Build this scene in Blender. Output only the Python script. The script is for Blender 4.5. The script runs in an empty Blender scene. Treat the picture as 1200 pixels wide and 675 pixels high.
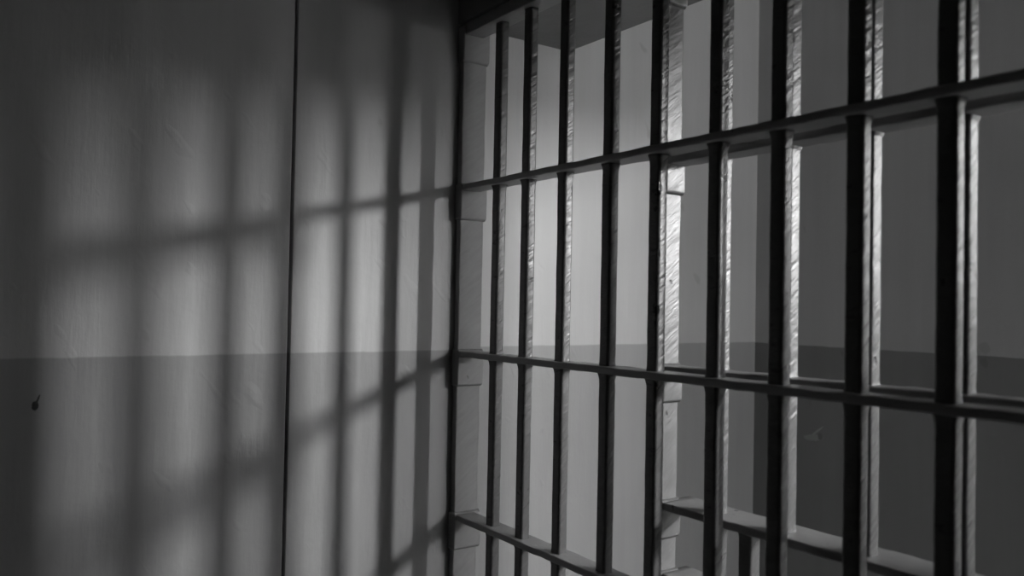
import bpy, bmesh, math, random
from mathutils import Vector, Matrix

random.seed(7)
scene = bpy.context.scene
COL = scene.collection

# ------------------------------------------------------------------ layout (metres)
# camera at the origin; X runs through the bars into the lobby, Y along the bars, Z up
FLOOR = -1.50
W_LEFT = 1.649          # cell side wall
W_RIGHT = -0.75
CEIL = 1.02             # cell ceiling
X_FAR = 2.108           # inner face of the lobby's outer wall
Y_END = -3.2
X_COR = 2.25            # its corridor face
LOBBY_CEIL = 1.38
SOFFIT = 0.665
X_SOFFIT = 1.333
DOOR_Y0, DOOR_Y1, DOOR_Z = -0.51, 0.76, 0.622     # solid-door opening in the outer wall

# ------------------------------------------------------------------ materials
def new_mat(name):
    m = bpy.data.materials.new(name)
    m.use_nodes = True
    nt = m.node_tree
    return m, nt, nt.nodes['Principled BSDF']

def N(nt, kind, **kw):
    n = nt.nodes.new(kind)
    for k, v in kw.items():
        setattr(n, k, v)
    return n

def math_node(nt, op, a, b=None, c=None, clamp=False):
    n = nt.nodes.new('ShaderNodeMath')
    n.operation = op
    n.use_clamp = clamp
    for i, v in enumerate((a, b, c)):
        if v is None:
            continue
        if isinstance(v, (int, float)):
            n.inputs[i].default_value = v
        else:
            nt.links.new(v, n.inputs[i])
    return n.outputs[0]

def mixf(nt, fac, a, b):
    n = nt.nodes.new('ShaderNodeMix')
    n.data_type = 'FLOAT'
    for s, v in ((n.inputs[0], fac), (n.inputs[2], a), (n.inputs[3], b)):
        if isinstance(v, (int, float)):
            s.default_value = v
        else:
            nt.links.new(v, s)
    return n.outputs[0]

def noise(nt, vec, scale, detail=4, rough=0.55, mscale=(1, 1, 1), rot=(0, 0, 0)):
    if any(rot):                      # turn first, stretch after
        rt = N(nt, 'ShaderNodeMapping')
        rt.inputs['Rotation'].default_value = rot
        nt.links.new(vec, rt.inputs['Vector'])
        vec = rt.outputs[0]
    mp = N(nt, 'ShaderNodeMapping')
    mp.inputs['Scale'].default_value = mscale
    nt.links.new(vec, mp.inputs['Vector'])
    t = N(nt, 'ShaderNodeTexNoise')
    t.inputs['Scale'].default_value = scale
    t.inputs['Detail'].default_value = detail
    t.inputs['Roughness'].default_value = rough
    nt.links.new(mp.outputs[0], t.inputs['Vector'])
    return t.outputs['Fac']

def ramp01(nt, v, lo, hi):
    n = N(nt, 'ShaderNodeMapRange')
    n.inputs['From Min'].default_value = lo
    n.inputs['From Max'].default_value = hi
    nt.links.new(v, n.inputs['Value'])
    return n.outputs[0]

def grey(nt, v):
    n = N(nt, 'ShaderNodeCombineColor')
    for i in range(3):
        nt.links.new(v, n.inputs[i])
    return n.outputs[0]

def painted_wall(name, up, low, line, line2=None, split=1.03, marks=(), rough=0.5, bump=0.12):
    """gloss wall paint in two tones that meet in a horizontal line, brushed, with chips"""
    m, nt, p = new_mat(name)
    geo = N(nt, 'ShaderNodeNewGeometry')
    pos = geo.outputs['Position']
    sep = N(nt, 'ShaderNodeSeparateXYZ')
    nt.links.new(pos, sep.inputs[0])
    x, y, z = sep.outputs
    wob = noise(nt, pos, 16, 3)
    h = math_node(nt, 'MULTIPLY_ADD', wob, 0.005, line - 0.0025)
    if line2 is not None:
        right = math_node(nt, 'GREATER_THAN', x, split)
        h = math_node(nt, 'MULTIPLY_ADD', right, line2 - line, h)
    d = math_node(nt, 'SUBTRACT', z, h)
    fac = ramp01(nt, d, -0.0016, 0.0016)
    tone = mixf(nt, fac, low, up)
    mott = noise(nt, pos, 3.2, 5, 0.6)
    stre = noise(nt, pos, 20, 3, 0.6, (1, 1, 0.06))
    tone = math_node(nt, 'MULTIPLY', tone, math_node(nt, 'MULTIPLY_ADD', mott, 0.16, 0.92))
    tone = math_node(nt, 'MULTIPLY', tone, math_node(nt, 'MULTIPLY_ADD', stre, 0.20, 0.90))
    # sparse chips and scuffs of their own shape
    sc = noise(nt, pos, 13, 2, 0.5, (1, 1, 0.55), (0.3, 0.5, 0))
    scm = ramp01(nt, sc, 0.735, 0.765)
    tone = math_node(nt, 'MULTIPLY', tone, math_node(nt, 'MULTIPLY_ADD', scm, -0.16, 1.0))
    for (ax, c0, c1, r0, r1, lean, val) in marks:
        u = x if ax == 'x' else y
        dz = math_node(nt, 'SUBTRACT', z, c1)
        du = math_node(nt, 'SUBTRACT', u, c0)
        du = math_node(nt, 'MULTIPLY_ADD', dz, -lean, du)
        jag = noise(nt, pos, 160, 2)
        a = math_node(nt, 'POWER', math_node(nt, 'ABSOLUTE', math_node(nt, 'DIVIDE', du, r0)), 2.0)
        b = math_node(nt, 'POWER', math_node(nt, 'ABSOLUTE', math_node(nt, 'DIVIDE', dz, r1)), 2.0)
        rr = math_node(nt, 'ADD', math_node(nt, 'ADD', a, b), math_node(nt, 'MULTIPLY_ADD', jag, 1.2, -0.6))
        mk = ramp01(nt, rr, 1.25, 0.75)
        tone = mixf(nt, mk, tone, val)
    nt.links.new(grey(nt, tone), p.inputs['Base Color'])
    p.inputs['Roughness'].default_value = rough
    p.inputs['Specular IOR Level'].default_value = 0.4
    # brush relief, drips and the ridge at the paint line
    b1 = noise(nt, pos, 60, 4, 0.6, (1, 1, 0.12))
    b2 = noise(nt, pos, 9, 5, 0.6)
    lump = noise(nt, pos, 22, 2, 0.5, (1, 1, 0.45), (0.2, 0.6, 0))
    lump = ramp01(nt, lump, 0.66, 0.80)
    hgt = math_node(nt, 'MULTIPLY_ADD', b1, 0.35, math_node(nt, 'MULTIPLY', b2, 0.8))
    hgt = math_node(nt, 'ADD', hgt, math_node(nt, 'MULTIPLY', lump, 0.45))
    bp = N(nt, 'ShaderNodeBump')
    bp.inputs['Strength'].default_value = bump
    bp.inputs['Distance'].default_value = 0.02
    nt.links.new(hgt, bp.inputs['Height'])
    nt.links.new(bp.outputs[0], p.inputs['Normal'])
    return m

def plain(name, v, rough=0.8, nscale=6.0, var=0.25, bump=0.15):
    m, nt, p = new_mat(name)
    geo = N(nt, 'ShaderNodeNewGeometry')
    pos = geo.outputs['Position']
    a = noise(nt, pos, nscale, 6, 0.6)
    t = math_node(nt, 'MULTIPLY', math_node(nt, 'MULTIPLY_ADD', a, var * 2, 1 - var), v)
    nt.links.new(grey(nt, t), p.inputs['Base Color'])
    p.inputs['Roughness'].default_value = rough
    bp = N(nt, 'ShaderNodeBump')
    bp.inputs['Strength'].default_value = bump
    bp.inputs['Distance'].default_value = 0.01
    nt.links.new(noise(nt, pos, nscale * 8, 4), bp.inputs['Height'])
    nt.links.new(bp.outputs[0], p.inputs['Normal'])
    return m

def painted_steel(name, v, rough=0.36, spec=0.9, bump=0.35):
    """thick brushed gloss enamel on steel: slanting brush strokes, small chips"""
    m, nt, p = new_mat(name)
    geo = N(nt, 'ShaderNodeNewGeometry')
    pos = geo.outputs['Position']
    oi = N(nt, 'ShaderNodeObjectInfo')
    off = N(nt, 'ShaderNodeVectorMath', operation='MULTIPLY_ADD')
    nt.links.new(oi.outputs['Random'], off.inputs[0])
    off.inputs[1].default_value = (3.0, 7.0, 11.0)
    nt.links.new(pos, off.inputs[2])
    v3 = off.outputs[0]
    st = noise(nt, v3, 1.0, 3, 0.6, (14, 30, 95), (0, math.radians(36), 0))
    fine = noise(nt, v3, 1.0, 2, 0.5, (40, 80, 420), (0, math.radians(36), 0))
    mot = noise(nt, v3, 9, 5, 0.6)
    t = math_node(nt, 'MULTIPLY_ADD', mot, 0.30, 0.85)
    t = math_node(nt, 'MULTIPLY', t, math_node(nt, 'MULTIPLY_ADD', st, 0.34, 0.83))
    chip = noise(nt, v3, 30, 3, 0.55, (1, 1, 0.6))
    cm = ramp01(nt, chip, 0.70, 0.73)
    t = math_node(nt, 'MULTIPLY', t, v)
    t = mixf(nt, cm, t, v * 0.25)
    nt.links.new(grey(nt, t), p.inputs['Base Color'])
    r = math_node(nt, 'MULTIPLY_ADD', st, 0.25, rough - 0.12)
    nt.links.new(r, p.inputs['Roughness'])
    p.inputs['Specular IOR Level'].default_value = spec
    hgt = math_node(nt, 'MULTIPLY_ADD', fine, 0.25, st)
    hgt = math_node(nt, 'MULTIPLY_ADD', cm, -0.5, hgt)
    bp = N(nt, 'ShaderNodeBump')
    bp.inputs['Strength'].default_value = bump
    bp.inputs['Distance'].default_value = 0.004
    nt.links.new(hgt, bp.inputs['Height'])
    nt.links.new(bp.outputs[0], p.inputs['Normal'])
    return m

UP, LOW = 0.52, 0.33
M_WALL = painted_wall('two_tone_wall_paint', UP, LOW, -0.1103, -0.1030,
                      marks=[('x', 0.1464, -0.1935, 0.0052, 0.0085, 0.0, 0.03),
                             ('x', 0.1502, -0.1835, 0.0018, 0.0085, 0.35, 0.05)])
M_FAR = painted_wall('two_tone_lobby_paint', 0.50, 0.25, -0.1043,
                     rough=0.55, marks=[('y', 1.436, -0.372, 0.030, 0.010, -1.1, 0.36),
                            ('y', 1.424, -0.352, 0.005, 0.016, -1.2, 0.40),
                            ('y', 1.414, -0.366, 0.008, 0.010, 0.0, 0.20)])
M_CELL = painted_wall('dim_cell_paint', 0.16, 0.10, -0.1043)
M_CONC = plain('grey_ceiling_paint', 0.30)
M_SOFF = plain('soffit_paint', 0.22, 0.7)
M_FLOOR = plain('worn_concrete', 0.42, 0.6, 5.0)
M_COR = plain('white_corridor_paint', 0.72, 0.7)
M_BAR = painted_steel('bar_enamel', 0.10, 0.31, 0.44, 0.75)
M_FRAME = painted_steel('frame_enamel', 0.15, 0.38, 0.6, 0.45)
M_STRAP = painted_steel('crossbar_enamel', 0.25, 0.45, 0.6, 0.2)
M_POST = painted_steel('dull_post_enamel', 0.30, 0.66, 0.35, 0.22)

# ------------------------------------------------------------------ mesh helpers
def link(name, bm, mat, parent=None, smooth=False, loc=None):
    me = bpy.data.meshes.new(name)
    bmesh.ops.recalc_face_normals(bm, faces=bm.faces)
    bm.to_mesh(me)
    bm.free()
    if smooth:
        for f in me.polygons:
            f.use_smooth = True
    me.materials.append(mat)
    o = bpy.data.objects.new(name, me)
    COL.objects.link(o)
    if smooth:
        wn = o.modifiers.new('weighted_normals', 'WEIGHTED_NORMAL')
        wn.weight = 100
    if parent is not None:
        o.parent = parent
    if loc is not None:
        o.location = loc
    return o

def tag(o, label=None, cat=None, group=None, kind=None):
    if label: o['label'] = label
    if cat: o['category'] = cat
    if group: o['group'] = group
    if kind: o['kind'] = kind
    return o

def box(bm, x0, x1, y0, y1, z0, z1):
    vs = [bm.verts.new((x, y, z)) for x in (x0, x1) for y in (y0, y1) for z in (z0, z1)]
    for f in ((0, 1, 3, 2), (4, 6, 7, 5), (0, 4, 5, 1), (2, 3, 7, 6), (0, 2, 6, 4), (1, 5, 7, 3)):
        bm.faces.new([vs[i] for i in f])

def section(w, d, r, seg=3):
    """rounded rectangle, w x d, corner radius r, centred, counter-clockwise"""
    pts = []
    for cx, cy, a0 in ((w/2-r, d/2-r, 0), (-w/2+r, d/2-r, 90), (-w/2+r, -d/2+r, 180), (w/2-r, -d/2+r, 270)):
        for i in range(seg + 1):
            a = math.radians(a0 + 90 * i / seg)
            pts.append((cx + r * math.cos(a), cy + r * math.sin(a)))
    return pts

def loft(bm, rings):
    vr = [[bm.verts.new(p) for p in ring] for ring in rings]
    n = len(vr[0])
    for a, b in zip(vr, vr[1:]):
        for i in range(n):
            bm.faces.new((a[i], a[(i+1) % n], b[(i+1) % n], b[i]))
    bm.faces.new(list(reversed(vr[0])))
    bm.faces.new(vr[-1])

def empty(name, loc):
    o = bpy.data.objects.new(name, None)
    o.empty_display_size = 0.2
    COL.objects.link(o)
    o.location = loc
    return o

def rough_bar(bm, cx, cy, z0, z1, dx, dy, r, welds=(), jit=0.0003, flare=0.0035, seg=3):
    """an upright bar with hand-painted wobble and weld fillets where crossbars meet it"""
    zs = set([z0, z1])
    n = max(2, int((z1 - z0) / 0.035))
    for i in range(1, n):
        zs.add(round(z0 + (z1 - z0) * i / n, 4))
    grow = {}
    for (zl, zh) in welds:
        for zz, g in ((zh, 0.25), (zh + 0.003, 0.1), (zh + 0.008, 0.0),
                      (zl, 0.9), (zl - 0.005, 0.45), (zl - 0.013, 0.0)):
            if z0 < zz < z1:
                zz = round(zz, 4)
                zs.add(zz)
                grow[zz] = g
    rings = []
    for z in sorted(zs):
        g = grow.get(z, 0.0) * flare
        jx, jy = random.uniform(-jit, jit), random.uniform(-jit, jit)
        jj = random.uniform(-jit, jit) * 0.7
        rings.append([(cx + px + jx, cy + py + jy, z)
                      for px, py in section(dx + 2*g + jj, dy + 2*g + jj, r + g*0.6, seg)])
    loft(bm, rings)

def rough_strap(bm, x0, x1, y0, y1, zc, th, r=0.003, jit=0.0007):
    """a flat horizontal crossbar running along Y"""
    n = max(2, int(abs(y1 - y0) / 0.022))
    cx, dx = (x0 + x1) / 2, abs(x1 - x0)
    rings = []
    for i in range(n + 1):
        y = y0 + (y1 - y0) * i / n
        jz = random.uniform(-jit, jit)
        rings.append([(cx + px + random.uniform(-jit, jit) * 0.8,
                       y, zc + pz + jz + random.uniform(-jit, jit) * 0.6)
                      for px, pz in section(dx, th, r, 2)])
    loft(bm, rings)

# ------------------------------------------------------------------ the room
# left wall: one run from behind the camera through the bars to the outer wall, with an open panel joint
def wall_left():
    bm = bmesh.new()
    gx, gw, gd = 0.6005, 0.0062, 0.03
    prof = [(-2.05, W_LEFT), (gx - gw/2 - 0.0015, W_LEFT), (gx - gw/2, W_LEFT + 0.0015), (gx - gw/2, W_LEFT + gd),
            (gx + gw/2, W_LEFT + gd), (gx + gw/2, W_LEFT + 0.0015), (gx + gw/2 + 0.0015, W_LEFT),
            (X_FAR, W_LEFT), (X_FAR, W_LEFT + 0.12), (-2.05, W_LEFT + 0.12)]
    loft(bm, [[(x, y, z) for x, y in prof] for z in (FLOOR, LOBBY_CEIL)])
    return link('wall_left', bm, M_WALL)
tag(wall_left(), kind='structure')

def slab(name, mat, *boxes):
    bm = bmesh.new()
    for b in boxes:
        box(bm, *b)
    return tag(link(name, bm, mat), kind='structure')

slab('floor', M_FLOOR, (-2.05, 4.4, -3.6, W_LEFT + 0.12, FLOOR - 0.1, FLOOR))
slab('ceiling', M_CONC, (-2.05, 0.995, W_RIGHT - 0.1, W_LEFT, CEIL, LOBBY_CEIL))
slab('wall_back', M_CELL, (-2.17, -2.05, W_RIGHT - 0.1, W_LEFT + 0.12, FLOOR, LOBBY_CEIL))
slab('wall_right', M_CELL, (-2.05, X_SOFFIT, W_RIGHT - 0.12, W_RIGHT, FLOOR, LOBBY_CEIL),
     (X_SOFFIT - 0.12, X_SOFFIT, Y_END, W_RIGHT - 0.12, FLOOR, LOBBY_CEIL))
# concrete header over the bars, its soffit just above the top crossbar
slab('wall_front', M_SOFF, (0.995, X_SOFFIT, W_RIGHT, W_LEFT, SOFFIT, LOBBY_CEIL))
slab('ceiling_lobby', M_COR, (-2.05, 4.4, -3.6, W_LEFT + 0.12, LOBBY_CEIL, LOBBY_CEIL + 0.1))
# outer wall of the lobby with the open doorway
slab('wall_far', M_FAR,
     (X_FAR, X_COR, DOOR_Y1, W_LEFT + 0.12, FLOOR, LOBBY_CEIL),
     (X_FAR, X_COR, -3.6, DOOR_Y0, FLOOR, LOBBY_CEIL),
     (X_FAR, X_COR, DOOR_Y0, DOOR_Y1, DOOR_Z, LOBBY_CEIL))
CY0, CY1, CZ0, CZ1 = -1.30, -0.55, 0.10, 1.2      # opening for an added glowing panel in the corridor's outer wall
slab('wall_corridor', M_COR,
     (4.3, 4.4, -3.6, CY0, FLOOR, LOBBY_CEIL), (4.3, 4.4, CY1, W_LEFT + 0.12, FLOOR, LOBBY_CEIL),
     (4.3, 4.4, CY0, CY1, FLOOR, CZ0), (4.3, 4.4, CY0, CY1, CZ1, LOBBY_CEIL),
     (X_COR, 4.3, -3.6, -3.5, FLOOR, LOBBY_CEIL),
     (X_COR, 4.3, W_LEFT, W_LEFT + 0.12, FLOOR, LOBBY_CEIL))

# unseen pole added outside the doorway to dim the lamp beside the frame post
bm = bmesh.new()
loft(bm, [[(2.35 + px, -0.20 + py, z) for px, py in section(0.08, 0.08, 0.0399, 5)] for z in (FLOOR, LOBBY_CEIL)])
tag(link('added_shade_pole', bm, M_COR, smooth=True), 'plain pale pole added in the corridor outside the doorway to partly block the lamp', 'light blocker')

# end wall of the lobby, with an opening for an added glowing fill panel
WX0, WX1, WZ0, WZ1 = 1.40, 2.04, -0.45, 1.05
slab('wall_end', M_FAR,
     (X_SOFFIT, X_FAR, Y_END - 0.12, Y_END, FLOOR, WZ0), (X_SOFFIT, X_FAR, Y_END - 0.12, Y_END, WZ1, LOBBY_CEIL),
     (X_SOFFIT, WX0, Y_END - 0.12, Y_END, WZ0, WZ1), (WX1, X_FAR, Y_END - 0.12, Y_END, WZ0, WZ1))
gm, nt, p = new_mat('added_panel_glow')  # glow shared by the two added light panels
p.inputs['Base Color'].default_value = (0.7, 0.7, 0.7, 1)
p.inputs['Emission Color'].default_value = (1, 1, 1, 1)
p.inputs['Emission Strength'].default_value = 13.0
slab('added_fill_panel', gm, (WX0, WX1, Y_END - 0.09, Y_END - 0.07, WZ0, WZ1))  # added out of view to brighten the lobby side wall and corner
slab('added_glint_panel', gm, (4.35, 4.37, CY0, CY1, CZ0, CZ1))  # added out of view for bar highlights and fill on the left wall
slab('added_lamp_blocker', M_COR, (3.184, 3.42, -1.2355, -1.03, FLOOR, LOBBY_CEIL))  # unseen block added to fade the lamp's light across the side wall

# ------------------------------------------------------------------ fixed grille
TH = 0.0135
LEVELS = [0.648, 0.2732, -0.1176, -0.4984, -0.879, -1.26]
grille = empty('barred_grille', (1.03, 0.55, FLOOR))
tag(grille, 'fixed dark steel cell grille, the nearer layer of bars, meeting the two-tone painted wall',
    'grille')
def put(o, root):                       # keep world coordinates under a translated parent
    o.parent = root
    o.matrix_parent_inverse = Matrix.Translation(-root.location)
    return o

gx0, gx1 = 1.0, 1.052
gc = 1.0255
bar_y = [1.506, 1.3957, 1.2711, 1.1364, 1.0125, 0.8792, 0.7588, 0.6337, 0.5101]
y = bar_y[-1]
while y > -0.36:
    y -= 0.1235
    bar_y.append(y)
welds = [(z - TH/2, z + TH/2) for z in LEVELS]
for yb in bar_y:
    bm = bmesh.new()
    rough_bar(bm, gc, yb, FLOOR, LEVELS[0] - 0.0135, 0.0230, 0.0265, 0.0055, welds)
    put(link('vertical_bar', bm, M_BAR, smooth=True), grille)
for z in LEVELS:
    bm = bmesh.new()
    rough_strap(bm, gx0, gx1, W_RIGHT, 1.632, z, 0.027 if z == LEVELS[0] else TH)
    put(link('crossbar', bm, M_STRAP, smooth=True), grille)
def post_with_collars(name, root, x0, x1, y0, y1, z0, z1, levels, ch, out, mat):
    bm = bmesh.new()
    rough_bar(bm, (x0+x1)/2, (y0+y1)/2, z0, z1, x1-x0, y1-y0, 0.0035, (), 0.0006, seg=2)
    p = put(link(name, bm, mat, smooth=True), root)
    for z in levels:
        bm = bmesh.new()
        top, bot = z + TH/2 + 0.004, z - ch
        rings = []
        for zz, g in ((bot, out*0.55), (bot + 0.006, out), ((top+bot)/2, out*1.05), (top - 0.006, out), (top, out*0.4)):
            rings.append([((x0+x1)/2 + px, (y0+y1)/2 + py, zz + random.uniform(-0.0006, 0.0006))
                          for px, py in section(x1-x0+2*g*0.45, y1-y0+2*g, 0.004, 2)])
        loft(bm, rings)
        c = link('collar', bm, mat, smooth=True)
        c.parent = p
    return p
post = post_with_collars('frame_post', grille, 1.0, 1.066, 1.6300, 1.6488, FLOOR, LEVELS[0] + 0.015,
                         LEVELS, 0.076, 0.0085, M_POST)

# ------------------------------------------------------------------ barred door behind the grille
door = empty('barred_door', (1.10, 0.6, FLOOR))
tag(door, 'barred steel sliding door just behind the fixed grille, with an open pass-through slot', 'door')
dx0, dx1 = 1.070, 1.122
dc = 1.104
D_LEV = [0.612, 0.2665, -0.1120, -0.3560, -0.4830, -0.879, -1.26, -1.47]
STILE_L, STILE_R = 1.040, 0.160
dth = 0.0140
for z in D_LEV:
    bm = bmesh.new()
    deep = 1.152 if abs(z + 0.3560) < 1e-6 else (1.146 if abs(z + 0.4830) < 1e-6 else dx1)
    rough_strap(bm, dx0, deep, STILE_R - 0.004, STILE_L + 0.004, z, dth)
    put(link('crossbar', bm, M_STRAP, smooth=True), door)
dw = [(z - dth/2, z + dth/2) for z in D_LEV]
slot = (0.802, 0.665, 0.5315)
def door_bar(name, yb, z0, z1):
    bm = bmesh.new()
    rough_bar(bm, dc, yb, z0, z1, 0.0260, 0.0265, 0.0045, dw)
    return put(link(name, bm, M_BAR, smooth=True), door)
for yb in (0.938, 0.802, 0.665, 0.5315, 0.396, 0.27):
    if yb in slot:
        door_bar('vertical_bar', yb, D_LEV[3], D_LEV[0])
        door_bar('vertical_bar', yb, D_LEV[7], D_LEV[4])
    else:
        door_bar('vertical_bar', yb, D_LEV[7], D_LEV[0])
door_bar('slot_bar', 0.870, D_LEV[4], D_LEV[3])
post_with_collars('stile', door, 1.070, 1.114, STILE_L, STILE_L + 0.024, FLOOR, D_LEV[0] + 0.016,
                  D_LEV[:7], 0.060, 0.007, M_FRAME)
post_with_collars('stile', door, 1.070, 1.114, STILE_R - 0.024, STILE_R, FLOOR, D_LEV[0] + 0.016,
                  D_LEV[:7], 0.060, 0.007, M_FRAME)

# ------------------------------------------------------------------ corridor lamp
LAMP = Vector((3.63, -1.95, 0.97))
AIM = Vector((0.95, 1.60, -0.05))
LW, LH = 0.24, 0.45
lamp = empty('bulkhead_lamp', LAMP)
tag(lamp, 'upright bulkhead lamp hung in the corridor outside the open doorway', 'lamp')
rot = (AIM - LAMP)
rot.z = 0
q = rot.normalized().to_track_quat('Y', 'Z').to_matrix().to_4x4()
bm = bmesh.new()
box(bm, -LW/2 - 0.02, LW/2 + 0.02, -0.07, -0.005, -LH/2 - 0.02, LH/2 + 0.02)
box(bm, -LW/2 - 0.02, -LW/2 - 0.002, -0.005, 0.012, -LH/2 - 0.02, LH/2 + 0.02)
box(bm, LW/2 + 0.002, LW/2 + 0.02, -0.005, 0.012, -LH/2 - 0.02, LH/2 + 0.02)
box(bm, -0.012, 0.012, -0.05, -0.03, LH/2 + 0.02, LOBBY_CEIL - LAMP.z)
bm.transform(q)
h = link('housing', bm, M_FRAME, lamp)
em, nt, p = new_mat('lamp_glass')
p.inputs['Base Color'].default_value = (0.8, 0.8, 0.8, 1)
p.inputs['Emission Color'].default_value = (1, 1, 1, 1)
p.inputs['Emission Strength'].default_value = 535.0
bm = bmesh.new()
vs = [bm.verts.new(v) for v in ((-LW/2, 0, -LH/2), (LW/2, 0, -LH/2), (LW/2, 0, LH/2), (-LW/2, 0, LH/2))]
bm.faces.new(vs)
bm.transform(q)
link('diffuser', bm, em, lamp)

# ------------------------------------------------------------------ world, camera
w = bpy.data.worlds.new('World')
scene.world = w
w.use_nodes = True
w.node_tree.nodes['Background'].inputs[0].default_value = (0, 0, 0, 1)
w.node_tree.nodes['Background'].inputs[1].default_value = 0.0

F_PX, YAW, PITCH, ROLL = 952.84, 0.6157, 0.0204, 0.0192
cd = bpy.data.cameras.new('camera')
cam = bpy.data.objects.new('camera', cd)
COL.objects.link(cam)
scene.camera = cam
cd.sensor_fit = 'HORIZONTAL'
cd.sensor_width = 36.0
cd.lens = F_PX / 1200 * 36.0
cd.clip_start = 0.02
s, c = math.sin(YAW), math.cos(YAW)
Fv = Vector((s*math.cos(PITCH), c*math.cos(PITCH), math.sin(PITCH)))
Rv = Vector((c, -s, 0))
Uv = Rv.cross(Fv)
cr, sr = math.cos(ROLL), math.sin(ROLL)
R2 = Rv*cr + Uv*sr
U2 = Uv*cr - Rv*sr
cam.matrix_world = Matrix(((R2.x, U2.x, -Fv.x, 0), (R2.y, U2.y, -Fv.y, 0), (R2.z, U2.z, -Fv.z, 0), (0, 0, 0, 1)))
cd.dof.use_dof = True
cd.dof.focus_distance = 1.75
cd.dof.aperture_fstop = 2.8

vs_ = scene.view_settings
vs_.view_transform = 'Standard'
vs_.look = 'None'
vs_.exposure = 0.0
vs_.gamma = 1.0
vs_.use_curve_mapping = False
